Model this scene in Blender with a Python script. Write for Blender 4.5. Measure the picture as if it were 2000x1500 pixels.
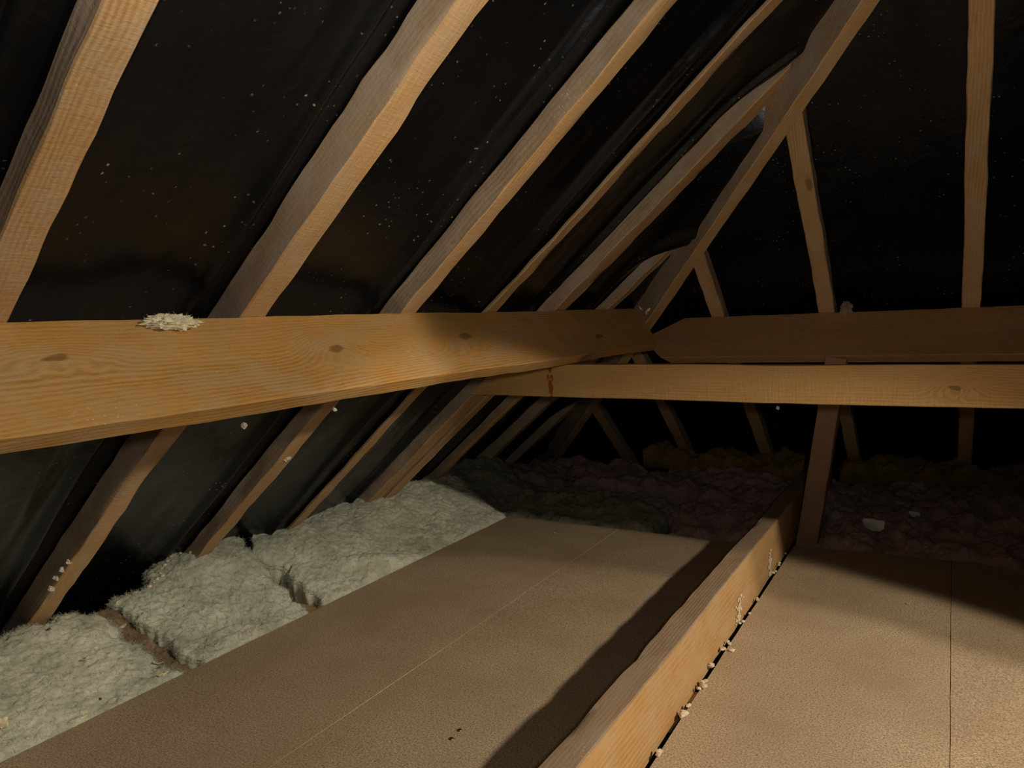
import bpy, bmesh, math, random
from mathutils import Vector, Matrix, noise

for o in list(bpy.data.objects): bpy.data.objects.remove(o)
scene = bpy.context.scene
C = scene.collection
R = math.radians
random.seed(7)

# ------------------------------------------------------------------ camera
# metres; floor boards at z = 1 below the lens, lens at (0,0,1); Y runs along the left roof slope, Z up
F_PX = 1435.08
yaw, pit, rol = R(31.03), R(-5.013), R(-2.369)
fwd = Vector((-math.sin(yaw)*math.cos(pit), math.cos(yaw)*math.cos(pit), math.sin(pit)))
rgt = Vector((math.cos(yaw), math.sin(yaw), 0)); upv = rgt.cross(fwd)
r2 = math.cos(rol)*rgt + math.sin(rol)*upv
u2 = -math.sin(rol)*rgt + math.cos(rol)*upv
cd = bpy.data.cameras.new('camera'); cam = bpy.data.objects.new('camera', cd); C.objects.link(cam)
cd.sensor_fit = 'HORIZONTAL'; cd.sensor_width = 36; cd.lens = F_PX/2000*36; cd.clip_start = .02
cam.matrix_world = Matrix(((r2.x, u2.x, -fwd.x, 0), (r2.y, u2.y, -fwd.y, 0), (r2.z, u2.z, -fwd.z, 1.0), (0, 0, 0, 1)))
scene.camera = cam
Z0 = 1.0                      # lens height: all z below are written relative to the lens and lifted by Z0

# ------------------------------------------------------------------ world, lights, exposure
w = bpy.data.worlds.new('world'); scene.world = w; w.use_nodes = True
w.node_tree.nodes['Background'].inputs[0].default_value = (0.30, 0.34, 0.40, 1)
w.node_tree.nodes['Background'].inputs[1].default_value = 0.0
vs = scene.view_settings
vs.view_transform = 'Standard'; vs.look = 'None'; vs.gamma = 1; vs.exposure = 0.0; vs.use_curve_mapping = False

def spot(name, loc, target, energy, color, angle, blend, size):
    l = bpy.data.lights.new(name, 'SPOT'); l.energy = energy; l.color = color
    l.spot_size = R(angle); l.spot_blend = blend; l.shadow_soft_size = size
    o = bpy.data.objects.new(name, l); C.objects.link(o)
    o.location = (loc[0], loc[1], loc[2]+Z0)
    d = Vector(target)-Vector(loc)
    o.rotation_euler = d.to_track_quat('-Z', 'Y').to_euler()
    return o
def aim(loc, az, el):
    """target for a lamp at loc: az degrees from -X towards +Y, el degrees below level"""
    a, e = R(az), R(el)
    return (loc[0]-math.cos(a)*math.cos(e), loc[1]+math.sin(a)*math.cos(e), loc[2]-math.sin(e))
# lamp inferred right of the lens; two extra cones added to shape its light
TL = (1.62, 1.45, .70)
spot('torch_light', TL, aim(TL, 5, 41), 155, (1.0, .87, .70), 53.5, .14, .05)
spot('added_board_light', TL, aim(TL, 2, 43), 98, (1.0, .87, .70), 44, .10, .05)  # added tighter cone; its edge stands in for the shade boundary on the boards
spot('added_beam_light', TL, aim(TL, -14, 8), 135, (1.0, .86, .64), 40, .30, .06)  # added spot to brighten the left beam and near rafters
# two unseen fills added by the lens, one tipped up into the roof
spot('lens_fill_light', (.10, -.08, .08), (-1.5, 1.9, .15), 19, (1.0, .93, .84), 120, .9, .03)
spot('roof_fill_light', (.12, -.05, .10), (-.45, 2.0, 1.60), 44, (1.0, .86, .66), 104, .6, .03)

# ------------------------------------------------------------------ node helpers
def mat(name):
    m = bpy.data.materials.new(name); m.use_nodes = True
    nt = m.node_tree; b = nt.nodes['Principled BSDF']
    return m, nt, b
def N(nt, t, **kw):
    n = nt.nodes.new(t)
    for k, v in kw.items(): setattr(n, k, v)
    return n
def lk(nt, a, b): nt.links.new(a, b)
def ramp(nt, fac, stops):
    r = N(nt, 'ShaderNodeValToRGB'); cr = r.color_ramp
    while len(cr.elements) < len(stops): cr.elements.new(.5)
    for e, (p, c) in zip(cr.elements, stops):
        e.position = p; e.color = c if len(c) == 4 else (*c, 1)
    lk(nt, fac, r.inputs[0]); return r.outputs[0]
def mapping(nt, vec, scale, loc=(0, 0, 0)):
    m = N(nt, 'ShaderNodeMapping'); m.inputs['Scale'].default_value = scale; m.inputs['Location'].default_value = loc
    lk(nt, vec, m.inputs[0]); return m.outputs[0]
def ntex(nt, vec, scale, detail=4, rough=.5, dist=0):
    n = N(nt, 'ShaderNodeTexNoise'); n.inputs['Scale'].default_value = scale; n.inputs['Detail'].default_value = detail
    n.inputs['Roughness'].default_value = rough; n.inputs['Distortion'].default_value = dist
    lk(nt, vec, n.inputs['Vector']); return n.outputs['Fac']
def mixc(nt, fac, a, b, mode='MIX'):
    m = N(nt, 'ShaderNodeMix', data_type='RGBA', blend_type=mode)
    for s, v in ((0, fac), (6, a), (7, b)):
        if hasattr(v, 'links'): lk(nt, v, m.inputs[s])
        elif isinstance(v, (int, float)): m.inputs[s].default_value = v
        else: m.inputs[s].default_value = (*v, 1)
    return m.outputs[2]
def math_(nt, op, a, b=None):
    m = N(nt, 'ShaderNodeMath', operation=op)
    for i, v in enumerate((a, b)):
        if v is None: continue
        if hasattr(v, 'links'): lk(nt, v, m.inputs[i])
        else: m.inputs[i].default_value = v
    return m.outputs[0]
def bump(nt, h, strength, dist, b, prev=None):
    n = N(nt, 'ShaderNodeBump'); n.inputs['Strength'].default_value = strength; n.inputs['Distance'].default_value = dist
    lk(nt, h, n.inputs['Height'])
    if prev: lk(nt, prev, n.inputs['Normal'])
    if b: lk(nt, n.outputs[0], b.inputs['Normal'])
    return n.outputs[0]

def wood(name, light, dark, dirt, dirt_amt=.5, knots=True, sawn=True, rough=.75, crayon=None, fixed=(), ring=.010):
    m, nt, b = mat(name)
    tc = N(nt, 'ShaderNodeTexCoord'); oi = N(nt, 'ShaderNodeObjectInfo')
    raw = tc.outputs['Object']
    mul = math_(nt, 'MULTIPLY', oi.outputs['Random'], 37.0)
    add = N(nt, 'ShaderNodeVectorMath', operation='ADD'); cmb = N(nt, 'ShaderNodeCombineXYZ')
    lk(nt, mul, cmb.inputs[0]); lk(nt, mul, cmb.inputs[1])
    lk(nt, raw, add.inputs[0]); lk(nt, cmb.outputs[0], add.inputs[1])
    v = add.outputs[0]
    sx = N(nt, 'ShaderNodeSeparateXYZ'); lk(nt, raw, sx.inputs[0])
    # height field over the face; its contour lines are the grain: straight, bowed, closed round the knots
    f = math_(nt, 'ADD', sx.outputs[1], math_(nt, 'MULTIPLY', sx.outputs[2], .8))
    f = math_(nt, 'ADD', f, math_(nt, 'MULTIPLY', ntex(nt, mapping(nt, v, (.8, 3, 3)), 1.0, 1.0, .4), .10))
    f = math_(nt, 'ADD', f, math_(nt, 'MULTIPLY', ntex(nt, mapping(nt, v, (5, 26, 26)), 1.0, 2.0, .5), .012))
    kcore = None
    def gauss(dist2, k):
        return math_(nt, 'POWER', 2.718, math_(nt, 'MULTIPLY', dist2, -k))
    if knots:
        vo = N(nt, 'ShaderNodeTexVoronoi'); vo.inputs['Scale'].default_value = 1.0; vo.inputs['Randomness'].default_value = 1.0
        lk(nt, mapping(nt, v, (1.5, 4.2, 4.2)), vo.inputs['Vector'])
        d2 = math_(nt, 'MULTIPLY', vo.outputs['Distance'], vo.outputs['Distance'])
        f = math_(nt, 'ADD', f, math_(nt, 'MULTIPLY', gauss(d2, 26.0), .045))
        kcore = ramp(nt, vo.outputs['Distance'], [(.045, (1, 1, 1)), (.075, (0, 0, 0))])
    wobx = math_(nt, 'MULTIPLY', math_(nt, 'SUBTRACT', ntex(nt, raw, 18, 3), .5), .03)
    for (kx, ky, rx, ry, A) in fixed:
        dx = math_(nt, 'DIVIDE', math_(nt, 'ADD', math_(nt, 'SUBTRACT', sx.outputs[0], kx), wobx), rx)
        dy = math_(nt, 'DIVIDE', math_(nt, 'ADD', math_(nt, 'SUBTRACT', sx.outputs[1], ky), wobx), ry)
        d2 = math_(nt, 'ADD', math_(nt, 'MULTIPLY', dx, dx), math_(nt, 'MULTIPLY', dy, dy))
        f = math_(nt, 'ADD', f, math_(nt, 'MULTIPLY', gauss(d2, 1.0), A))
        c_ = ramp(nt, d2, [(.035, (1, 1, 1)), (.08, (0, 0, 0))])
        kcore = c_ if kcore is None else math_(nt, 'MAXIMUM', kcore, c_)
    rings = math_(nt, 'MULTIPLY', math_(nt, 'ADD', math_(nt, 'SINE', math_(nt, 'MULTIPLY', f, 6.283/ring)), 1.0), .5)
    rmod = ramp(nt, ntex(nt, mapping(nt, v, (1.5, 9, 9)), 1.0, 3), [(.35, (.12,)*3), (.7, (.62,)*3)])
    fine = ntex(nt, mapping(nt, v, (14, 230, 230)), 1.0, 3.0, .65)
    mott = ntex(nt, mapping(nt, v, (60, 110, 110)), 1.0, 4.0, .7)
    g = math_(nt, 'ADD', math_(nt, 'MULTIPLY', math_(nt, 'MULTIPLY', rings, rmod), .55), math_(nt, 'MULTIPLY', math_(nt, 'ADD', fine, mott), .36))
    col = ramp(nt, g, [(.22, light), (.45, [a*.62+c*.38 for a, c in zip(light, dark)]), (.75, dark)])
    big = ntex(nt, mapping(nt, v, (2.0, 6, 6)), 1.0, 4.0, .6)
    col = mixc(nt, ramp(nt, big, [(.38, (0, 0, 0)), (.68, (1, 1, 1))]), col, mixc(nt, .38, col, dark))
    d1 = ntex(nt, mapping(nt, v, (7, 13, 13), (3, 1, 8)), 1.0, 6.0, .72)
    dm = ramp(nt, d1, [(.42, (0, 0, 0)), (.62, (dirt_amt,)*3)])
    col = mixc(nt, dm, col, dirt)
    if kcore is not None: col = mixc(nt, math_(nt, 'MULTIPLY', kcore, .75), col, [c*.5 for c in dark])
    vs_ = N(nt, 'ShaderNodeTexVoronoi'); vs_.inputs['Scale'].default_value = 120.0
    lk(nt, v, vs_.inputs['Vector'])
    sp = ramp(nt, vs_.outputs['Distance'], [(.10, (1, 1, 1)), (.2, (0, 0, 0))])
    spm = ramp(nt, ntex(nt, v, 9.0, 4), [(.55, (0, 0, 0)), (.66, (.75, .75, .75))])
    col = mixc(nt, math_(nt, 'MULTIPLY', sp, spm), col, (.72, .60, .42))
    if crayon:
        wob = math_(nt, 'MULTIPLY', math_(nt, 'SUBTRACT', ntex(nt, raw, 45, 3), .5), .03)
        dx = math_(nt, 'ABSOLUTE', math_(nt, 'ADD', math_(nt, 'SUBTRACT', sx.outputs[0], crayon), wob))
        ma = math_(nt, 'LESS_THAN', dx, .010)
        br = math_(nt, 'GREATER_THAN', ntex(nt, raw, 60, 3), .43)
        col = mixc(nt, math_(nt, 'MULTIPLY', math_(nt, 'MULTIPLY', ma, br), .85), col, (.25, .035, .012))
    lk(nt, col, b.inputs['Base Color'])
    b.inputs['Roughness'].default_value = rough
    b.inputs['Specular IOR Level'].default_value = .3
    n1 = bump(nt, g, .5, .003, None)
    if sawn:
        saw = ntex(nt, mapping(nt, v, (150, 18, 18), (0, 0, 2)), 1.0, 3.0, .6, .4)
        n1 = bump(nt, saw, .45, .003, None, n1)
    n1 = bump(nt, d1, .3, .006, None, n1)
    bump(nt, ntex(nt, v, 260, 3, .7), .5, .0016, b, n1)
    return m

PINE = wood('pine', (.60, .37, .17), (.34, .185, .07), (.44, .34, .23), .55)
PINE_SIDE = wood('grey_pine_side', (.40, .29, .19), (.215, .145, .09), (.36, .30, .235), .85)  # greyer and darker pine for the two side faces
PURLIN = wood('purlin_pine', (.62, .34, .095), (.34, .165, .042), (.46, .33, .18), .55, sawn=False, rough=.6, knots=False,
              fixed=((2.70, -.015, .14, .055, .075), (2.16, -.006, .10, .05, .055), (1.54, -.03, .10, .03, .030), (1.05, .02, .20, .05, .04), (.35, -.02, .2, .05, .05), (3.6, .03, .15, .04, .04)), ring=.0085)
OLD = wood('dark_purlin_pine', (.42, .235, .10), (.20, .10, .04), (.27, .16, .08), .5)
TIE = wood('tie_pine', (.60, .36, .13), (.34, .18, .055), (.46, .31, .16), .3, crayon=.414, knots=False,
           fixed=((1.728, .005, .06, .028, .05), (3.1, -.01, .08, .03, .05)), ring=.009)
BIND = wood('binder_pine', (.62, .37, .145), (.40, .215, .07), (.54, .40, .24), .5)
BIND_TOP = wood('binder_dim_top', (.40, .27, .165), (.24, .15, .085), (.33, .26, .19), .7)  # duller top face: the weaker light there is put into the colour
STRUTM = wood('strut_pine', (.34, .20, .12), (.22, .12, .07), (.28, .2, .14), .6)

# felt
FELT, nt, b = mat('black_roofing_felt')
tc = N(nt, 'ShaderNodeTexCoord'); gv = tc.outputs['Object']
vo = N(nt, 'ShaderNodeTexVoronoi'); vo.inputs['Scale'].default_value = 75; lk(nt, gv, vo.inputs['Vector'])
sp = ramp(nt, vo.outputs['Distance'], [(.13, (1, 1, 1)), (.24, (0, 0, 0))])
spm = ramp(nt, ntex(nt, gv, 7.5, 5, .7), [(.52, (0, 0, 0)), (.62, (1, 1, 1))])
sc = N(nt, 'ShaderNodeSeparateColor'); lk(nt, vo.outputs['Color'], sc.inputs[0])
spm = math_(nt, 'MULTIPLY', spm, math_(nt, 'GREATER_THAN', sc.outputs[0], .62))
spm = math_(nt, 'MULTIPLY', spm, ramp(nt, ntex(nt, gv, 420, 2), [(.42, (0, 0, 0)), (.5, (1, 1, 1))]))
base = mixc(nt, ramp(nt, ntex(nt, gv, 2.5, 4), [(.4, (0, 0, 0)), (.7, (1, 1, 1))]), (.0030, .0036, .0050), (.0060, .0060, .0066))
lk(nt, mixc(nt, math_(nt, 'MULTIPLY', sp, spm), base, (.30, .28, .25)), b.inputs['Base Color'])
lk(nt, ramp(nt, ntex(nt, gv, 9, 4), [(.3, (.22,)*3), (.7, (.33,)*3)]), b.inputs['Roughness'])
b.inputs['Specular IOR Level'].default_value = .5; b.inputs['IOR'].default_value = 1.40; b.inputs['Specular Tint'].default_value = (.78, .86, 1.0, 1)
bump(nt, ntex(nt, gv, 260, 2), .15, .001, b, bump(nt, ntex(nt, gv, 14, 4, .5, .6), .35, .006, None))

# chipboard / hardboard
BOARD, nt, b = mat('floor_board')
tc = N(nt, 'ShaderNodeTexCoord'); gv = tc.outputs['Object']
c1 = ramp(nt, ntex(nt, gv, 210, 4, .8), [(.36, (.19, .13, .075)), (.47, (.43, .325, .20)), (.62, (.72, .57, .39))])
c2 = mixc(nt, ramp(nt, ntex(nt, gv, 3.2, 5, .6), [(.35, (0, 0, 0)), (.75, (.6, .6, .6))]), c1, (.33, .225, .125))
vo = N(nt, 'ShaderNodeTexVoronoi'); vo.inputs['Scale'].default_value = 42; lk(nt, gv, vo.inputs['Vector'])
ds = ramp(nt, vo.outputs['Distance'], [(.06, (1, 1, 1)), (.11, (0, 0, 0))])
dmk = ramp(nt, ntex(nt, gv, 17, 2), [(.52, (0, 0, 0)), (.6, (1, 1, 1))])
c3 = mixc(nt, math_(nt, 'MULTIPLY', ds, dmk), c2, (.09, .055, .03))
vo2 = N(nt, 'ShaderNodeTexVoronoi'); vo2.inputs['Scale'].default_value = 26; lk(nt, mapping(nt, gv, (1, 1, 1), (5.2, 3.1, 0)), vo2.inputs['Vector'])
ps = ramp(nt, vo2.outputs['Distance'], [(.045, (1, 1, 1)), (.07, (0, 0, 0))])
pmk = ramp(nt, ntex(nt, gv, 11, 2), [(.57, (0, 0, 0)), (.62, (1, 1, 1))])
lk(nt, mixc(nt, math_(nt, 'MULTIPLY', ps, pmk), c3, (.75, .66, .5)), b.inputs['Base Color'])
b.inputs['Roughness'].default_value = .62; b.inputs['Specular IOR Level'].default_value = .3
bump(nt, ntex(nt, gv, 190, 4, .75), .6, .002, b, bump(nt, ntex(nt, gv, 25, 3), .15, .003, None))

def wool(name, a, bcol, c, amt=.5):
    m, nt, b = mat(name)
    tc = N(nt, 'ShaderNodeTexCoord'); gv = tc.outputs['Object']
    k = ntex(nt, gv, 7, 6, .65, .4)
    col = ramp(nt, k, [(.3, bcol), (.55, a), (.75, [min(1, x*1.15) for x in a])])
    f = ntex(nt, mapping(nt, gv, (1, 1.6, 1)), 120, 5, .85, .8)
    col = mixc(nt, ramp(nt, f, [(.35, (.6, .6, .6)), (.6, (0, 0, 0))]), col, bcol)
    d = ntex(nt, gv, 11, 5, .7, .5)
    col = mixc(nt, ramp(nt, d, [(.56, (0, 0, 0)), (.72, (amt,)*3)]), col, c)
    vo = N(nt, 'ShaderNodeTexVoronoi'); vo.inputs['Scale'].default_value = 60; lk(nt, gv, vo.inputs['Vector'])
    sp = ramp(nt, vo.outputs['Distance'], [(.06, (1, 1, 1)), (.11, (0, 0, 0))])
    sm = ramp(nt, ntex(nt, gv, 13, 3), [(.58, (0, 0, 0)), (.64, (1, 1, 1))])
    col = mixc(nt, math_(nt, 'MULTIPLY', sp, sm), col, [x*.3 for x in bcol])
    lk(nt, col, b.inputs['Base Color']); b.inputs['Roughness'].default_value = .95
    b.inputs['Specular IOR Level'].default_value = .08
    n1 = bump(nt, ntex(nt, gv, 40, 5, .8, .3), .22, .008, None)
    bump(nt, ntex(nt, gv, 210, 5, .9, .6), 1.0, .0045, b, n1)
    b.inputs['Subsurface Weight'].default_value = .35; b.inputs['Subsurface Radius'].default_value = (.03, .03, .024); b.inputs['Subsurface Scale'].default_value = .5
    return m
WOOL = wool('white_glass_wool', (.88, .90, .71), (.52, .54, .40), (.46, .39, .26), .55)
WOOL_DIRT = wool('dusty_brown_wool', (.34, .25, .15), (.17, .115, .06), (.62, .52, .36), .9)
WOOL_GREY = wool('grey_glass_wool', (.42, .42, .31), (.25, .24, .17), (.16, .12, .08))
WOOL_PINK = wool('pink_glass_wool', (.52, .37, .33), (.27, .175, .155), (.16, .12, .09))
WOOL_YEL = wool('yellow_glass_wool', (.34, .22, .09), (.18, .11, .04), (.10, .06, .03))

def plain(name, col, rough=.8, scale=60, var=.25):
    m, nt, b = mat(name)
    tc = N(nt, 'ShaderNodeTexCoord')
    k = ntex(nt, tc.outputs['Object'], scale, 4)
    lk(nt, ramp(nt, k, [(.3, [x*(1-var) for x in col]), (.7, [min(1, x*(1+var)) for x in col])]), b.inputs['Base Color'])
    b.inputs['Roughness'].default_value = rough
    bump(nt, k, .3, .001, b)
    return m
CHIP = plain('pale_wood_chip', (.78, .66, .42), .7)
CRUMB = plain('plaster_crumb', (.66, .56, .40), .9)
PAPER = plain('white_paper', (.72, .70, .66), .8, 20, .08)
FLUFF = plain('cream_wool_tuft', (.70, .64, .46), .95, 90, .3)
DUSTW = plain('cobweb_dust', (.55, .50, .42), .95, 90, .3)
SCREWM, nt, b = mat('screw_steel'); b.inputs['Metallic'].default_value = .9; b.inputs['Roughness'].default_value = .45
k = ntex(nt, N(nt, 'ShaderNodeTexCoord').outputs['Object'], 400, 2); lk(nt, ramp(nt, k, [(.3, (.10, .08, .06)), (.7, (.28, .24, .2))]), b.inputs['Base Color'])
PLASTER = plain('plasterboard_grey', (.12, .11, .10), .9, 8, .15)
EDGE = plain('board_edge_fibre', (.62, .50, .30), .9, 120, .3)

# ------------------------------------------------------------------ object helpers
def tag(o, label=None, cat=None, group=None, kind=None):
    if label: o['label'] = label
    if cat: o['category'] = cat
    if group: o['group'] = group
    if kind: o['kind'] = kind
    return o
def link(name, bm, mats, parent=None, smooth=True, angle=35, M=None):
    me = bpy.data.meshes.new(name); bm.normal_update(); bm.to_mesh(me); bm.free()
    for m in (mats if isinstance(mats, (list, tuple)) else [mats]): me.materials.append(m)
    if smooth:
        me.polygons.foreach_set('use_smooth', [True]*len(me.polygons))
        me.set_sharp_from_angle(angle=R(angle))
    o = bpy.data.objects.new(name, me); C.objects.link(o)
    if M is not None: o.matrix_world = M
    if parent: o.parent = parent
    return o
V = Vector
def fbm(p, o=4):
    return noise.fractal(p, 1.0, 2.0, o)      # about -1..1

def timber(name, p0, p1, depth_dir, wid, dep, mats, cuts=(), amp=.0025, low=.004, wane=0, side_mat=None, step=.035, seed=None, M_up=None, ch=.003):
    """p0,p1: middle of the reference face (the face depth_dir points away from); section wid x dep; world cuts [(point, outward normal)]"""
    p0 = V(p0)+V((0, 0, Z0)); p1 = V(p1)+V((0, 0, Z0))
    ax = (p1-p0).normalized(); dz = V(depth_dir); dz = (dz-ax*dz.dot(ax)).normalized(); ay = dz.cross(ax)
    L = (p1-p0).length; n = max(2, int(L/step))
    sd = seed if seed is not None else random.random()*100
    sec = []
    hw = wid/2
    def side(a, b_, k):
        return [(a[0]+(b_[0]-a[0])*i/k, a[1]+(b_[1]-a[1])*i/k) for i in range(k)]
    pts = [(-hw+ch, 0), (hw-ch, 0), (hw, ch), (hw, dep-ch), (hw-ch, dep), (-hw+ch, dep), (-hw, dep-ch), (-hw, ch)]
    ids = []
    for i in range(8):
        a, b_ = pts[i], pts[(i+1) % 8]
        k = 1 if i % 2 else (3 if i in (0, 4) else 5)
        sec += side(a, b_, k); ids += [i]*k
    bm = bmesh.new(); rows = []
    for j in range(n+1):
        x = L*j/n; row = []
        sway_y = noise.noise(V((x*1.1, sd, 0)))*low; sway_z = noise.noise(V((x*1.1, sd, 9)))*low*.5
        for (y, z) in sec:
            q = V((x*11, y*26+sd, z*26))
            dy = noise.noise(q)*amp + noise.noise(V((x*2.2, sd+y*9, z*9)))*low*.7
            dzz = noise.noise(q+V((5, 5, 5)))*amp + noise.noise(V((x*2.2, sd+5+y*9, z*9)))*low*.7
            fy = fz = 0
            if wane:
                t = max(0, noise.noise(V((x*3.1, sd+3, 0)))-.05+.25*noise.noise(V((x*13, sd, 1))))*wane
                if abs(z) < .012 and abs(y) > hw-.012: fz = t; fy = -t*.8*(1 if y > 0 else -1)
            row.append(bm.verts.new((x, y+dy+fy+sway_y, z+dzz+fz+sway_z)))
        rows.append(row)
    m = len(sec)
    for j in range(n):
        for i in range(m):
            f = bm.faces.new((rows[j][i], rows[j][(i+1) % m], rows[j+1][(i+1) % m], rows[j+1][i]))
            if side_mat is not None and ids[i] in side_mat: f.material_index = 1
    bm.faces.new(list(reversed(rows[0]))); bm.faces.new(rows[n])
    Mx = Matrix(((ax.x, ay.x, dz.x, p0.x), (ax.y, ay.y, dz.y, p0.y), (ax.z, ay.z, dz.z, p0.z), (0, 0, 0, 1)))
    inv = Mx.inverted(); i3 = inv.to_3x3()
    for co, no in cuts:
        co = inv @ (V(co)+V((0, 0, Z0))); no = i3 @ V(no)
        g = bm.verts[:]+bm.edges[:]+bm.faces[:]
        r = bmesh.ops.bisect_plane(bm, geom=g, plane_co=co, plane_no=no, clear_outer=True)
        ed = [e for e in r['geom_cut'] if isinstance(e, bmesh.types.BMEdge)]
        bmesh.ops.holes_fill(bm, edges=ed, sides=0)
    bmesh.ops.recalc_face_normals(bm, faces=bm.faces[:])
    return link(name, bm, mats, M=Mx)

def blob(size, seed, sub=3, sx=1, sy=1, sz=1, rough=.35, freq=2.2):
    bm = bmesh.new(); bmesh.ops.create_icosphere(bm, subdivisions=sub, radius=1)
    for v in bm.verts:
        p = v.co.copy(); k = 1+rough*fbm(p*freq+V((seed, 0, 0)), 4)
        v.co = V((p.x*k*sx, p.y*k*sy, p.z*k*sz))*size
    return bm

# ------------------------------------------------------------------ the roof geometry
T = R(40); CT, ST, TT = math.cos(T), math.sin(T), math.tan(T)
XA, ZA = -1.30, .03           # a point of the left rafters' inner plane
YA = 3.40                     # the hip slope's inner plane at height ZA
XR = .90                      # ridge
ZR = ZA+TT*(XR-XA)
NL = V((-ST, 0, CT))          # outward normal, left slope
NH = V((0, ST, CT))           # outward normal, hip slope
HC = XA+YA                    # hip in plan: x + y = HC
def left_pt(x, y, off=0): return V((x, y, ZA+TT*(x-XA)))+NL*off
def hip_pt(x, y, off=0): return V((x, y, ZA-TT*(y-YA)))+NH*off

# left rafters: (near y, far y, visible depth)
RAF = [(.535, .60, .045), (1.055, 1.122, .075), (1.585, 1.648, .056), (2.028, 2.085, .012),
       (2.505, 2.60, .055), (3.02, 3.085, .045), (3.52, 3.585, .06), (4.02, 4.08, .05)]
def felt_left(x, y):
    # felt lies on the backs of the rafters and sags between them
    ks = [(-1.2, .06), (-.45, .06), (.05, .06)]+[((a+b_)/2, d) for a, b_, d in RAF]+[(4.6, .06), (5.2, .06)]
    g = ks[-1][1]
    for (a, da), (b_, db) in zip(ks, ks[1:]):
        if a <= y <= b_:
            t = (y-a)/(b_-a); g = da+(db-da)*t
            bay = math.sin(math.pi*t)
            sag = bay*.012*(1+.6*noise.noise(V((x*.9, y*.3, 2))))
            # a soft fold standing off just before the next rafter
            yc = b_-.105+.018*noise.noise(V((x*1.4, b_*3, 0)))
            hgt = .027*(.8+.45*noise.noise(V((x*1.8, b_*5, 4))))
            g -= hgt*math.exp(-((y-yc)/.016)**2)
            yc2 = b_-.20+.03*noise.noise(V((x*1.2, b_*7, 1)))
            g -= .016*max(0, noise.noise(V((x*1.3, b_*2, 6))))*math.exp(-((y-yc2)/.03)**2)
            g += sag*.8
            g += .006*fbm(V((x*3, y*5, 0)), 3)*min(1, bay*2)
            # between the rafters the felt hangs slack and hides the flank of the hip
            sdist = max(0, (HC-y-x)/1.414-.03)
            slack = .12 if 2.59 < y < 3.03 else (.055 if y < 2.52 else .05)
            g -= slack*math.exp(-(sdist/.085)**1.6)*min(1, bay*2.6)**2
            break
    return g+.004
def sheet(name, fn, nu, nv, flip=False):
    bm = bmesh.new(); rows = []
    for j in range(nv+1):
        row = []
        for i in range(nu+1):
            p = fn(i/nu, j/nv); row.append(bm.verts.new((p.x, p.y, p.z+Z0)))
        rows.append(row)
    for j in range(nv):
        for i in range(nu):
            q = (rows[j][i], rows[j][i+1], rows[j+1][i+1], rows[j+1][i])
            bm.faces.new(q if not flip else q[::-1])
    return link(name, bm, FELT, angle=80)
def f1(u, v):
    y = -1.4+6.6*v
    x1 = min(XR, HC-y)+.03; x0 = -3.05; x1 = max(x1, x0+.01)
    x = x0+(x1-x0)*u
    return left_pt(x, y, felt_left(x, y))
tag(sheet('wall_left', f1, 64, 1500), 'black roofing felt sagging between the left slope rafters', None, kind='structure')
JX = [-1.89, -1.443, -.947, -.469, .0615]
def felt_hip(x, y):
    bay = .06; near = min(abs(x-j) for j in JX)
    return bay+.006+.016*min(1, near/.2)+.008*fbm(V((x*3, y*2, 5)), 3)
def f2(u, v):
    x = -3.0+7.8*v
    y0 = (HC-x if x <= XR else HC-(2*XR-x))-.03; y1 = 5.2; y0 = min(y0, y1-.01)
    y = y0+(y1-y0)*u
    return hip_pt(x, y, felt_hip(x, y))
tag(sheet('wall_back', f2, 110, 300, True), 'black roofing felt on the hip end slope at the back', None, kind='structure')
def f3(u, v):
    y = -1.4+6.6*v; x1 = 4.85; x0 = max(XR, y-HC+2*XR)-.03; x0 = min(x0, x1-.01)
    x = x1+(x0-x1)*u
    return V((x, y, ZR-TT*(x-XR)))+V((ST, 0, CT))*.07
tag(sheet('wall_right', f3, 40, 90, True), 'black roofing felt of the opposite slope', None, kind='structure')

# floor of the loft: the plasterboard under the joists, and a rear gable
def box_bm(x0, x1, y0, y1, z0, z1, bev=0):
    bm = bmesh.new(); r = bmesh.ops.create_cube(bm, size=1)
    for v in bm.verts:
        v.co = V((x0+(x1-x0)*(v.co.x+.5), y0+(y1-y0)*(v.co.y+.5), z0+(z1-z0)*(v.co.z+.5)+Z0))
    if bev: bmesh.ops.bevel(bm, geom=bm.edges[:], offset=bev, segments=1, affect='EDGES')
    return bm
FZ = -1.16
tag(link('floor', box_bm(-3.1, 4.9, -1.42, 5.25, FZ-.02, FZ), PLASTER, smooth=False), kind='structure')
tag(link('wall_front', box_bm(-3.1, 4.9, -1.46, -1.42, FZ-.02, 2.1), PLASTER, smooth=False), kind='structure')

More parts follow.
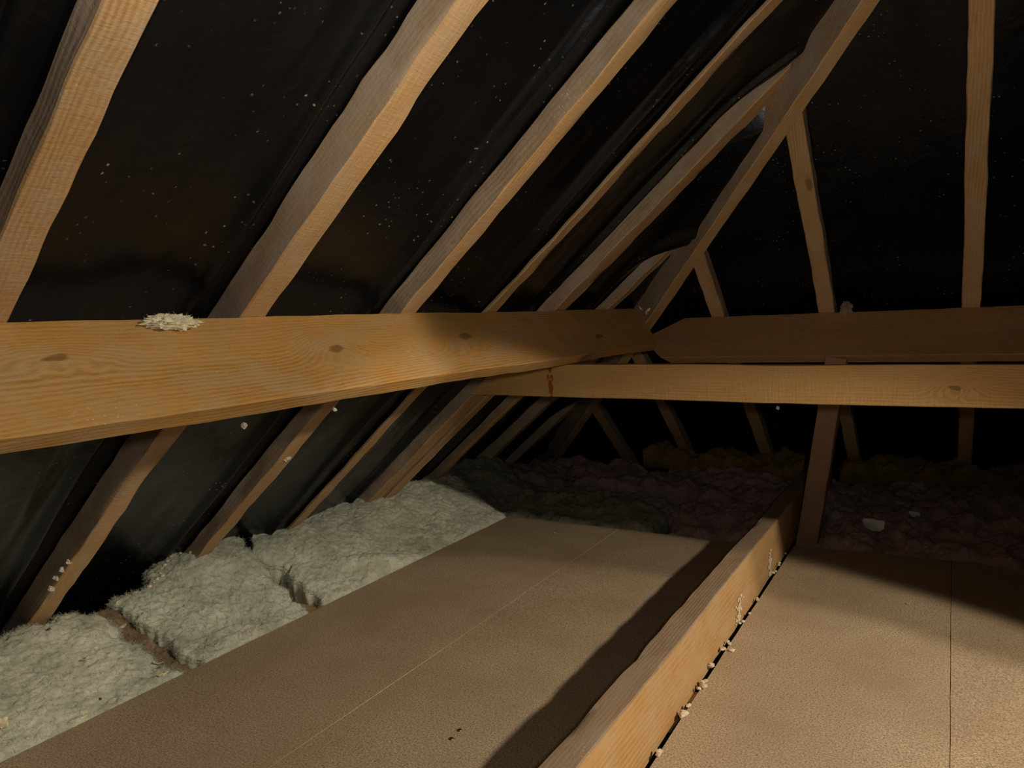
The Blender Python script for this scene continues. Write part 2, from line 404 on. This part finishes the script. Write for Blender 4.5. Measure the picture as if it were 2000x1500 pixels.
# ------------------------------------------------------------------ rafters
low = left_pt(-2.86, 0)
RL = ['broad pale rafter filling the upper left corner of the view',
      'thick rough rafter rising from the big beam beside the wool tuft, grey side',
      'third rafter from the left, straight with a grey side and a bright inner edge',
      'slimmest rafter, almost no side showing, between two thicker grey-sided ones',
      'waney-edged rafter with streaky grey bark side, ending on the hip rafter',
      'short rafter between the waney one and the corner, meeting the hip rafter',
      'dim rafter foot below the cross beam, second beyond the doubled rafter',
      'faint last rafter foot in the dark back corner beside the hip rafter']
def rafter(i):
    a, b_, d = RAF[i]; y = (a+b_)/2
    xt = min(XR-.02, HC-y)
    top = left_pt(xt+.15, y); bot = left_pt(-2.86, y)
    cuts = [((HC/2-.0195, HC/2-.0195, 0), (1, 1, 0)), ((XR-.02, 0, 0), (1, 0, 0)), ((0, 0, FZ+.04), (0, 0, -1))]
    o = timber('rafter', bot, top, NL, b_-a, d, [PINE, PINE_SIDE], cuts, amp=.0045, low=.0035,
               wane=(.022 if i == 4 else .010 if i in (1, 5) else .004), side_mat=(2, 6), seed=i*3.7+1)
    return tag(o, RL[i], 'rafter', 'rafters of the left roof slope')
for i in range(len(RAF)): rafter(i)
y = 2.645
o = timber('sister_rafter', left_pt(-2.86, y, -.012), left_pt(-1.55, y, -.012), NL, .075, .085, [PINE, PINE_SIDE],
           [((0, 0, FZ+.04), (0, 0, -1))], side_mat=(2, 6), amp=.003, low=.004, seed=52)
tag(o, 'short timber doubled beside the rafter under the end of the cross beam', 'rafter')

# hip rafter: vertical section, bottom dropped below the two inner planes
hd = V((1, -1, TT)).normalized()
drop = .14
def hip_xyz(x): return V((x, HC-x, ZA+TT*(x-XA)-drop))
o = timber('hip_rafter', hip_xyz(-2.75), hip_xyz(XR-.02), V((0, 0, 1)), .054, .245, [PINE, PINE_SIDE],
           [((0, 0, FZ+.04), (0, 0, -1))], amp=.003, low=.004, side_mat=(2, 6), seed=88)
tag(o, 'deep hip rafter running up from the back corner where both slopes meet', 'rafter')

# jack rafters of the hip slope
JL = ['faint short rafter below the cross beam, next to the dark back corner', 'dim rafter of the back slope seen below the corner where the two beams meet',
      'short rafter leaning from the hip to the back beam, nearest the corner',
      'long leaning rafter from the hip down to the middle of the back beam',
      'upright looking rafter near the right edge of the view with one dark knot']
for x, l in zip(JX, JL):
    yt = HC-x-.2
    top = hip_pt(x, yt); bot = hip_pt(x, 5.08)
    o = timber('rafter', bot, top, NH, .064, .062, [PINE, PINE_SIDE],
               [((HC/2+.0195, HC/2+.0195, 0), (-1, -1, 0)), ((0, 0, FZ+.04), (0, 0, -1))], amp=.004, low=.0035, wane=.006, side_mat=(2, 6), seed=x*9+40)
    tag(o, l, 'rafter', 'rafters of the hip slope')

# ------------------------------------------------------------------ purlins
PD, PW = .22, .048
A = V((XA+.0, 0, ZA)); 
# reference face of the timber = wide upper face; section: wid across slope normal (PD), depth down the slope (PW)
def left_purlin_axis(y): return V((XA+ST*PD/2, y, ZA-CT*PD/2))
# ends on the mitre plane under the hip
mitre = ((HC/2-.014, HC/2-.014, 0), (1, 1, 0))
o = timber('purlin', left_purlin_axis(-.9), left_purlin_axis(4.0), V((-CT, 0, -ST)), PD, PW, [PURLIN],
           [mitre], amp=.002, low=.005, step=.03, seed=11)
tag(o, 'big honey coloured beam crossing the left rafters, running from left edge to the corner', 'beam')
ZB = -.0255; YB = YA-(ZB-ZA)/TT; PD2, PW2 = .236, .047
def back_purlin_axis(x): return V((x, YB-ST*PD2/2, ZB-CT*PD2/2))
o = timber('purlin', back_purlin_axis(1.9), back_purlin_axis(-1.6), V((0, CT, -ST)), PD2, PW2, [OLD],
           [((HC/2+.014, HC/2+.014, 0), (-1, -1, 0)), ((-1.10, 3.45, -.026), (-.45, 0, .89)), ((-1.19, 3.4, -.195), (-.58, 0, -.81))], amp=.002, low=.004, seed=23)
tag(o, 'dark brown beam crossing the back slope behind the cross beam', 'beam')

# cross tie under the left purlin
ty = 2.452
o = timber('cross_beam', V((-1.72, ty, -.235+.0)), V((2.6, ty, -.255)), V((0, 1, 0)), .122, .048, [TIE],
           [((-1.61, ty, -.24), (-CT*0-.64, 0, .77)), ], amp=.0015, low=.004, seed=31, ch=.002)
tag(o, 'pale cross beam spanning to the right edge, red crayon mark near its left end', 'beam')

# binder standing on the joists through the boards
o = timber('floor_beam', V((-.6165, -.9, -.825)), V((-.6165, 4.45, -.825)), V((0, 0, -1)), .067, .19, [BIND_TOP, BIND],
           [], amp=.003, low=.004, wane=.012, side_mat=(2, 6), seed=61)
tag(o, 'long timber standing on edge between the floor boards, pale right side', 'beam')

# strut from the floor beam up to the back purlin
o = timber('strut', V((-.535, 3.245, -1.06)), V((-.415, 3.315, -.215)), V((0, 1, -.1)), .082, .075, [STRUTM], [], amp=.002, low=.004, seed=71)
tag(o, 'slanting post rising from the end of the floor beam to the dark back beam', 'post')

# ------------------------------------------------------------------ ceiling joists under boards (run left to right)
JY = [.75, 1.285, 1.825, 2.335, 2.85]
JJL = ['ceiling joist hidden by the nearest wool batt', 'dusty ceiling joist showing between the first and second wool batts', 'orange ceiling joist end showing between the second and third wool batts',
       'ceiling joist under the middle of the third wool batt', 'ceiling joist under the far end of the third wool batt']
for y, l in list(zip(JY, JJL))[1:3]:
    o = timber('ceiling_joist', V((-2.62, y, -1.014)), V((.62, y, -1.014)), V((0, 0, -1)), .062, .10, [PINE], [], seed=y*11, low=.003)
    tag(o, l, 'joist', 'ceiling joists under the boards')

# ------------------------------------------------------------------ floor boards
def board(x0, x1, y0, y1, label, z=-1.0, th=.013, far=None):
    bm = bmesh.new(); nx, ny = 12, 60
    P = []
    for j in range(ny+1):
        row = []
        for i in range(nx+1):
            x = x0+(x1-x0)*i/nx; y = y0+(y1-y0)*j/ny
            if far: y += (far(x)-y1)*j/ny
            ed = .0015*noise.noise(V((x*20, y*20, 3)))
            row.append((x+(ed if i in (0, nx) else 0), y+(ed if j in (0, ny) else 0), z+Z0+.0012*noise.noise(V((x*2, y*2, x0)))))
        P.append(row)
    top = [[bm.verts.new(p) for p in r] for r in P]; bot = [[bm.verts.new((p[0], p[1], p[2]-th)) for p in r] for r in P]
    for j in range(ny):
        for i in range(nx):
            bm.faces.new((top[j][i], top[j][i+1], top[j+1][i+1], top[j+1][i]))
            bm.faces.new((bot[j+1][i], bot[j+1][i+1], bot[j][i+1], bot[j][i]))
    ring = [(j, 0) for j in range(ny+1)]+[(ny, i) for i in range(1, nx+1)]+[(j, nx) for j in range(ny-1, -1, -1)]+[(0, i) for i in range(nx-1, 0, -1)]
    for k in range(len(ring)):
        a = ring[k]; c = ring[(k+1) % len(ring)]
        f = bm.faces.new((top[a[0]][a[1]], top[c[0]][c[1]], bot[c[0]][c[1]], bot[a[0]][a[1]])); f.material_index = 1
    bmesh.ops.recalc_face_normals(bm, faces=bm.faces[:])
    o = link('floor_board', bm, [BOARD, EDGE], angle=30)
    return tag(o, label, 'board', 'floor boards')
yf = 3.14
SCREWS = ((-1.0249, 1.3532), (-1.0288, 1.3933))
b1 = board(-1.935, -1.336, -.9, yf, 'brown floor board beside the wool batts, left of the pale joint line')
b2 = board(-1.3325, -.664, -.9, yf, 'brown floor board between the pale joint line and the upright floor beam', z=-.9995)
b3 = board(-.566, .004, -.9, 3.20, 'brown floor board immediately right of the upright floor beam', far=lambda x: 3.19+.1*(x+.57))
b4 = board(.0055, .62, -.9, 3.27, 'brown floor board at the lower right corner, past the thin dark joint', z=-1.001, far=lambda x: 3.26+.12*x)
for px, py in SCREWS:
    bm = bmesh.new()
    bmesh.ops.create_cone(bm, cap_ends=True, segments=20, radius1=.0058, radius2=.0046, depth=.0024)
    for a in (0, math.pi/2):
        r = bmesh.ops.create_cube(bm, size=1)
        for v in r['verts']:
            v.co = Matrix.Rotation(a+.4, 4, 'Z') @ V((v.co.x*.005, v.co.y*.0009, .0009+v.co.z*.0006))
    s = link('screw_head', bm, SCREWM); s.location = (px, py, -.9978+Z0); s.parent = b2

# ------------------------------------------------------------------ glass wool
def ss(a, b_, x):
    t = max(0, min(1, (x-a)/(b_-a))); return t*t*(3-2*t)
def batt(name, x0, x1, y0, y1, hfun, material, label, nx=110, ny=110, seed=0, rag=.03, amp=.018, thick=.10, fib=1500, skew=(0, 0), lump=1.0, drop=.022, xf=None):
    """a slab of wool with a rolling, torn top; hfun(x,y) gives the height of its top"""
    bm = bmesh.new(); top = []; bot = []
    for j in range(ny+1):
        tr = []; br = []
        for i in range(nx+1):
            u, v = i/nx, j/ny
            x = x0+(x1-x0)*u; y = y0+(y1-y0)*v+skew[0]*(1-u)*(1-v)+skew[1]*(1-u)*v
            ex = rag*fbm(V((seed, y*7, 1)), 4); ey = rag*fbm(V((x*7, seed, 2)), 4)
            ex2 = .35*rag*fbm(V((seed+9, y*7, 1)), 4)
            xx = x+ex*(1-u)**3+ex2*u**3; yy = y+ey*((1-v)**3)+(rag*fbm(V((x*7, seed+5, 2)), 4))*(v**3)
            if xf: xx += xf(y)*(1-u)
            e = min(min(u, 1-u)*abs(x1-x0), min(v, 1-v)*abs(y1-y0))
            rnd = math.sqrt(max(0, 1-(1-min(1, e/.045))**2))
            h = hfun(xx, yy)
            a = fbm(V((xx*8, yy*8, seed)), 2); cr = abs(fbm(V((xx*7, yy*5, seed+3)), 3)); f2_ = fbm(V((xx*45, yy*45, seed)), 4)
            m_ = fbm(V((xx*20, yy*20, seed+6)), 3)
            z = h+(amp*1.25*a-amp*.9*max(0, .10-cr)*3+amp*.3+amp*.22*m_)*lump+.0060*f2_+.0030*noise.noise(V((xx*110, yy*110, seed)))
            z -= (1-rnd)*(drop+.012*fbm(V((xx*25, yy*25, seed+8)), 3))
            jx = .006*noise.noise(V((xx*60, yy*60, seed+1))); jy = .006*noise.noise(V((xx*60, yy*60, seed+2)))
            tr.append(bm.verts.new((xx+jx, yy+jy, z+Z0)))
            br.append((x+.010*noise.noise(V((y*9, seed, 5)))+(xf(y)*(1-u) if xf else 0), y, max(FZ+.003, h-thick)+Z0))
        top.append(tr); bot.append([bm.verts.new(p) for p in br])
    for j in range(ny):
        for i in range(nx):
            bm.faces.new((top[j][i], top[j][i+1], top[j+1][i+1], top[j+1][i]))
            bm.faces.new((bot[j+1][i], bot[j+1][i+1], bot[j][i+1], bot[j][i]))
    ring = [(j, 0) for j in range(ny+1)]+[(ny, i) for i in range(1, nx+1)]+[(j, nx) for j in range(ny-1, -1, -1)]+[(0, i) for i in range(nx-1, 0, -1)]
    for k in range(len(ring)):
        a = ring[k]; c = ring[(k+1) % len(ring)]
        bm.faces.new((top[a[0]][a[1]], top[c[0]][c[1]], bot[c[0]][c[1]], bot[a[0]][a[1]]))
    bmesh.ops.recalc_face_normals(bm, faces=bm.faces[:])
    # loose fibres curling off the surface
    rs = random.Random(seed*13+1)
    for _ in range(fib):
        edge = rs.random() < .55
        j = rs.randint(0, ny); i = rs.randint(0, nx)
        if edge:
            if rs.random() < .6: i = rs.choice((0, 1, 2))
            else: j = rs.choice((0, 1, ny-1, ny))
        p = top[j][i].co.copy(); d = V((rs.uniform(-1, 1), rs.uniform(-1, 1), rs.uniform(.0, .9))).normalized()
        if edge and i < 3: d.x -= .6
        L = rs.uniform(.005, .019); wd = .0007
        s = d.cross(V((rs.uniform(-1, 1), rs.uniform(-1, 1), rs.uniform(-1, 1)))).normalized()
        prev = None; q = p-d*.002
        for k in range(4):
            ww = wd*(1-k/4)
            a = bm.verts.new(q-s*ww); c = bm.verts.new(q+s*ww)
            if prev: bm.faces.new((prev[0], prev[1], c, a))
            prev = (a, c); d = (d+V((rs.uniform(-.6, .6), rs.uniform(-.6, .6), rs.uniform(-.6, .4)))).normalized(); q = q+d*L/3
    return tag(link(name, bm, material, angle=180), label, 'insulation')

def h_left(x, y):
    # flush with the board at the right, banked up towards the eaves
    t = ss(-1.93, -2.36, x)
    near = ss(1.55, 1.2, y)
    return -1.004+.19*t*(1-.12*near)+.012*math.exp(-((x+2.05)/.11)**2)
def h_b3(x, y):
    r = .034*math.exp(-(((x+2.03)-(y-2.12)*.35)/.04)**2)*ss(1.98, 2.16, y)*ss(2.45, 2.2, y)
    return h_left(x, y)+r+.010
batt('insulation_batt', -2.34, -1.942, -.1, 1.262, lambda x, y: h_left(x, y)+.006, WOOL,
     'large pale green-white wool batt in the lower left corner, nearest the viewer', 130, 280, seed=3, amp=.012, fib=15000, drop=.018, skew=(0, -.03), rag=.045, xf=lambda y: .13*ss(1.13, 1.25, y))
batt('insulation_batt', -2.44, -1.942, 1.325, 1.775, lambda x, y: h_left(x, y)+.012+.022*ss(1.45, 1.6, y)*ss(-2.1, -2.3, x), WOOL,
     'pale wool batt between the two bare joists, second from the viewer', 140, 140, seed=8, amp=.013, fib=11000, drop=.02, skew=(-.05, .03), rag=.05, xf=lambda y: .14*ss(1.55, 1.36, y))
batt('insulation_batt', -2.42, -1.945, 1.86, 3.13, h_b3, WOOL,
     'long lit wool batt with a pointed crease, third from the viewer', 140, 300, seed=14, amp=.014, fib=15000, drop=.02, skew=(-.05, .03), rag=.05, xf=lambda y: .12*ss(1.98, 1.82, y))
batt('insulation_scrap', -2.30, -1.97, 1.16, 1.40, lambda x, y: h_left(x, y)-.022, WOOL_DIRT,
     'dusty brown strip of wool crumbs in the gap between the first and second batts', 90, 60, seed=17, amp=.008, fib=900, drop=.01, thick=.006)
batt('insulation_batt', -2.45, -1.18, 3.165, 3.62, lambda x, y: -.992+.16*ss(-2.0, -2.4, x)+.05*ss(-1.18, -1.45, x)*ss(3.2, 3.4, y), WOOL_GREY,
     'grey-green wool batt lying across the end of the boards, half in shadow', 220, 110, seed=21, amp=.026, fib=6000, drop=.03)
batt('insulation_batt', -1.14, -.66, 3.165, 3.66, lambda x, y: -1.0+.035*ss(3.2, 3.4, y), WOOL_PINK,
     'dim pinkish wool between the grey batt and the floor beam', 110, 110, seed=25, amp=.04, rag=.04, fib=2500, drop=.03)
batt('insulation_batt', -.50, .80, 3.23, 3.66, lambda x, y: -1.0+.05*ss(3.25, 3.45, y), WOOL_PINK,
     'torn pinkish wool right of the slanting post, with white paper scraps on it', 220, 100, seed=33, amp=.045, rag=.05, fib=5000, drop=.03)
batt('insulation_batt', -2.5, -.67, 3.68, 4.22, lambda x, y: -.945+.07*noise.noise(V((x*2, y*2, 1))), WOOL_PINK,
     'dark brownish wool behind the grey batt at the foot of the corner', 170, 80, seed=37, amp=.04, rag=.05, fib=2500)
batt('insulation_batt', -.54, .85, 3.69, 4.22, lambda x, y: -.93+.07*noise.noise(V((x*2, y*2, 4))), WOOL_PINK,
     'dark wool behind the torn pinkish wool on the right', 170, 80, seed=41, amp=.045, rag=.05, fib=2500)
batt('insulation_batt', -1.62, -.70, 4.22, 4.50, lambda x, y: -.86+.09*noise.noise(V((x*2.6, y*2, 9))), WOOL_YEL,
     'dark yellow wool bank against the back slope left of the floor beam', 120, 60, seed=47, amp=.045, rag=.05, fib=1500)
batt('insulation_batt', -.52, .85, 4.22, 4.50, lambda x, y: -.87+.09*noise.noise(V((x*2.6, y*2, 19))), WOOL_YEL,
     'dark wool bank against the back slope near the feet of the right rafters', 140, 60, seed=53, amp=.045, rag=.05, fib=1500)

# ------------------------------------------------------------------ loose things
def ray_px(px, py):
    return fwd+r2*((px-1000)/F_PX)-u2*((py-750)/F_PX)
def put(name, bm, m, loc, rot=(0, 0, 0), label=None, cat=None, group=None):
    o = link(name, bm, m); o.location = (loc[0], loc[1], loc[2]+Z0); o.rotation_euler = rot
    return tag(o, label, cat, group)
def tuft(sx, sy, sz, seed, n=5, fib=160):
    bm = bmesh.new(); rs = random.Random(seed)
    for k in range(n):
        b2_ = blob(1, seed+k*3.1, 4, rs.uniform(.35, .6)*sx, rs.uniform(.5, .8)*sy, rs.uniform(.45, .8)*sz, .75, 2.8)
        off = V((rs.uniform(-.55, .55)*sx, rs.uniform(-.3, .3)*sy, rs.uniform(-.05, .3)*sz))
        for v in b2_.verts: v.co += off
        me = bpy.data.meshes.new('t'); b2_.to_mesh(me); b2_.free(); bm.from_mesh(me); bpy.data.meshes.remove(me)
    vs_ = [v.co.copy() for v in bm.verts]
    for _ in range(fib):
        p = rs.choice(vs_); d = V((rs.uniform(-1, 1), rs.uniform(-1, 1), rs.uniform(-.3, 1))).normalized()
        s = d.orthogonal().normalized()*min(.0006, sx*.03); L = rs.uniform(.2, .65)*sx
        bm.faces.new([bm.verts.new(q) for q in (p-s, p+s, p+d*L)])
    return bm
def flake(L, W, seed, th=.0015, curl=.3):
    bm = bmesh.new(); rs = random.Random(seed); nx, ny = 8, 4; rows = []
    for s in (0, 1):
        g = []
        for j in range(ny+1):
            r = []
            for i in range(nx+1):
                u = i/nx-.5; v = j/ny-.5
                wl = W*(1-.5*abs(u)+.25*noise.noise(V((u*5, seed, 0))))
                x = u*L*(1+.2*noise.noise(V((v*4, seed, 2)))); y = v*wl
                z = curl*L*(u*u+.6*v*v)+.12*L*noise.noise(V((u*3, v*3, seed)))
                r.append(bm.verts.new((x, y, z-s*th)))
            g.append(r)
        rows.append(g)
    t, b_ = rows
    for j in range(ny):
        for i in range(nx):
            bm.faces.new((t[j][i], t[j][i+1], t[j+1][i+1], t[j+1][i])); bm.faces.new((b_[j+1][i], b_[j+1][i+1], b_[j][i+1], b_[j][i]))
    ring = [(j, 0) for j in range(ny+1)]+[(ny, i) for i in range(1, nx+1)]+[(j, nx) for j in range(ny-1, -1, -1)]+[(0, i) for i in range(nx-1, 0, -1)]
    for k in range(len(ring)):
        a = ring[k]; c = ring[(k+1) % len(ring)]
        bm.faces.new((t[a[0]][a[1]], t[c[0]][c[1]], b_[c[0]][c[1]], b_[a[0]][a[1]]))
    bmesh.ops.recalc_face_normals(bm, faces=bm.faces[:])
    return bm

from mathutils.bvhtree import BVHTree
_trees = {}
def look_at_px(px, py, prefixes, push=0.0):
    """the point where the line of sight meets the named surfaces: where the thing lies in the room"""
    best = None; org = V((0, 0, Z0)); d = ray_px(px, py).normalized()
    for o in list(C.objects):
        if o.type != 'MESH' or not o.name.startswith(prefixes): continue
        if o.name not in _trees:
            bpy.context.view_layer.update()
            _trees[o.name] = BVHTree.FromPolygons([o.matrix_world @ v.co for v in o.data.vertices], [p.vertices[:] for p in o.data.polygons])
        h = _trees[o.name].ray_cast(org, d)
        if h[0] is not None and (best is None or h[3] < best[3]): best = h
    if best is None: return None
    return best[0]-V((0, 0, Z0)), best[1]
rs = random.Random(99)
put('wool_tuft', tuft(.022, .050, .014, 5, 8, 500), FLUFF, (-1.282, .872, ZA-.008), (0, R(25), 0), 'cream tuft of wool lying on top of the big left beam', 'wool')
h = look_at_px(1640, 600, ('purlin',))
put('wool_tuft', tuft(.022, .024, .030, 15, 5, 200), WOOL_PINK, (-.392, YB-.02, ZB+.012), (0, 0, 0), 'small dusty tuft on the back beam beside the foot of the long leaning rafter', 'wool')

# wood chips and flakes on the nearest batt
CH = [(168, 1290, .030, .012, 'curled pale wood chip in the middle of the nearest wool batt'),
      (309, 1298, .028, .018, 'square pale chip near the right corner of the nearest wool batt'),
      (319, 1321, .030, .012, 'bent pale chip below the square one on the nearest wool batt'),
      (165, 1405, .018, .007, 'small pale chip on the nearest wool batt close to the board edge'),
      (8, 1417, .034, .020, 'pinkish pale chip at the left edge of the view on the nearest batt'),
      (73, 1203, .026, .022, 'cream flake on the back rim of the nearest batt at the rafter foot'),
      (240, 1227, .024, .016, 'pale flake in the dusty gap between the first two batts'),
      (463, 1078, .016, .012, 'tiny pale flake at the left tip of the third wool batt')]
for k, (px, py, L, W, lab) in enumerate(CH):
    h = look_at_px(px, py, ('insulation',))
    if not h: continue
    o = put('wood_chip', flake(L, W, k*7.3), CHIP, h[0]+V((0, 0, .005)), (rs.uniform(-.5, .5), rs.uniform(-.5, .3), rs.uniform(0, 3)), lab, 'wood chip', 'pale chips on the wool')
# crumbs along the rim of the second batt
for k, (px, py) in enumerate(((333, 1083), (327, 1092), (322, 1100), (316, 1107), (313, 1116), (318, 1121), (307, 1127), (292, 1142), (300, 1134), (352, 1077), (372, 1075), (395, 1074))):
    h = look_at_px(px, py+5, ('insulation',))
    if not h: continue
    put('plaster_crumb', blob(rs.uniform(.004, .0065), k, 2, 1.3, 1, .8, .5), CHIP, h[0]+V((0, 0, .003)), (0, 0, rs.uniform(0, 3)),
        'pale crumb on the ragged back rim of the second wool batt', 'crumb', 'crumbs on the rim of the second batt')
# dark droppings
for k, (px, py, lab) in enumerate(((196, 1367, 'dark dropping on the nearest wool batt'), (96, 1231, 'dark dropping near the back rim of the nearest wool batt'),
                                   (689, 976, 'dark dropping on the crease of the third wool batt'))):
    h = look_at_px(px, py, ('insulation',))
    if h: put('dropping', blob(.0045, k+50, 2, 1.5, .8, .7, .2), SCREWM, h[0]+V((0, 0, .003)), (0, 0, k), lab, 'dropping')
# crumbs in the gap beside the floor beam
for k, y in enumerate((3.06, 2.93, 2.905, 2.83, 2.81, 2.53, 2.515, 2.39, 2.318, 2.30, 2.153, 2.14, 2.10, 2.09, 1.981, 1.888, 1.878, 1.857, 1.84, 1.745, 1.704, 1.690, 1.521, 1.508)):
    big = 1.5 if k in (14, 17, 20, 22) else 1
    put('plaster_crumb', blob(rs.uniform(.004, .0065)*big, k+9, 2, 1.25, 1, .8, .55), CRUMB, (-.567+rs.uniform(-.008, .006), y, -.994), (0, 0, rs.uniform(0, 3)),
        'pale plaster crumb in the gap along the right foot of the floor beam', 'crumb', 'crumbs along the floor beam')
put('plaster_crumb', blob(.0065, 91, 2, 1.3, 1, .7, .5), CRUMB, (-.548, 2.103, -.996), (0, 0, 1), 'pale crumb lying a little apart on the board right of the floor beam', 'crumb')
# plaster droppings clinging to the side of the floor beam
def splash(w_, h_, n, seed):
    bm = bmesh.new(); r_ = random.Random(seed)
    for k in range(n):
        b2_ = blob(r_.uniform(.0025, .0055), seed+k, 2, .5, 1.1, 1.1, .5)
        t = r_.uniform(-.5, .5); off = V((0, t*w_*.4+r_.gauss(0, .2)*w_, t*h_))
        for v in b2_.verts: v.co += off
        me = bpy.data.meshes.new('t'); b2_.to_mesh(me); b2_.free(); bm.from_mesh(me); bpy.data.meshes.remove(me)
    return bm
for y0_, z0_, w_, h_, n, lab in ((2.80, -.955, .05, .10, 60, 'pale plaster splash on the floor beam side, the one further from the viewer'),
                                 (2.33, -.965, .07, .08, 60, 'pale plaster splash on the floor beam side, the one nearer the viewer')):
    put('plaster_splash', splash(w_, h_, n, int(y0_*100)), CRUMB, (-.5815, y0_, z0_), (0, 0, 0), lab, 'plaster')
# scraps of paper on the torn wool
for px, py, L, W, k, lab in ((1705, 1033, .085, .06, 2.2, 'large white torn paper scrap on the pinkish wool right of the post'),
                             (1785, 1011, .045, .03, 5.1, 'small grey-white paper scrap behind the large one')):
    h = look_at_px(px, py, ('insulation',))
    if h: put('paper_scrap', flake(L, W, k, .001, .5), PAPER, h[0]+V((0, 0, .012)), (.75, .1, .35), lab, 'paper')
for px, py, L, lab in ((1652, 1062, .030, 'white splinter at the far edge of the right hand boards'), (1806, 1070, .022, 'pale splinter at the far edge of the boards near the right'),
                       (1083, 1042, .016, 'pale flake at the far end of the left boards'), (1773, 1181, .012, 'tiny white flake alone on the right hand boards')):
    h = look_at_px(px, py, ('insulation', 'floor_board'))
    if h: put('wood_chip', flake(L, L*.35, px), CHIP, h[0]+V((0, 0, .003)), (0, 0, 2.6), lab, 'wood chip')
# bits of fluff hanging under the beams
for (loc, sz, k, lab) in (((-1.185, .95, -.186), .006, 1, 'white curl of fluff hanging under the big left beam'),
                          ((-1.190, 1.20, -.186), .0045, 2, 'tiny white fluff under the big left beam, further along it'),
                          ((-.49, 2.50, -.326), .006, 3, 'white fluff hanging under the cross beam left of the post'),
                          ((-1.64, 2.47, -.215), .014, 4, 'grey cobweb fluff at the left end of the cross beam')):
    put('fluff', tuft(sz, sz, sz*1.1, 60+k, 4, 60), DUSTW, loc, (0, 0, 0), lab, 'fluff')
h = look_at_px(560, 896, ('rafter',))
if h: put('fluff', tuft(.012, .012, .010, 71, 4, 120), FLUFF, h[0], (0, 0, 0), 'cream fluff caught on the edge of the second rafter below the beam', 'fluff')
for px, py, k in ((122, 1112, 1), (112, 1128, 2), (102, 1150, 3), (134, 1098, 4)):
    h = look_at_px(px, py, ('rafter',))
    if h: put('fluff', tuft(.008, .010, .010, 80+k, 3, 60), DUSTW, h[0], (0, 0, 0), ['dusty fluff on the leftmost rafter foot, second from the top', 'dusty fluff on the leftmost rafter foot, third piece down','lowest bit of dusty fluff on the leftmost rafter foot', 'topmost bit of dusty fluff on the leftmost rafter foot'][k-1], 'fluff', 'fluff on the leftmost rafter foot')
for px, py, k in ((1253, 603, 1), (1262, 612, 2), (1268, 605, 3)):
    h = look_at_px(px, py, ('hip_rafter', 'purlin', 'rafter'))
    if h: put('wood_chip', flake(.03, .012, 30+k), CHIP, h[0]+V((0, -.004, 0)), (.9, .5, k), ['pale splinter on the end of the big beam at the corner', 'pale splinter beside the hip rafter foot', 'curved pale splinter on the hip rafter just above the corner'][k-1], 'wood chip')
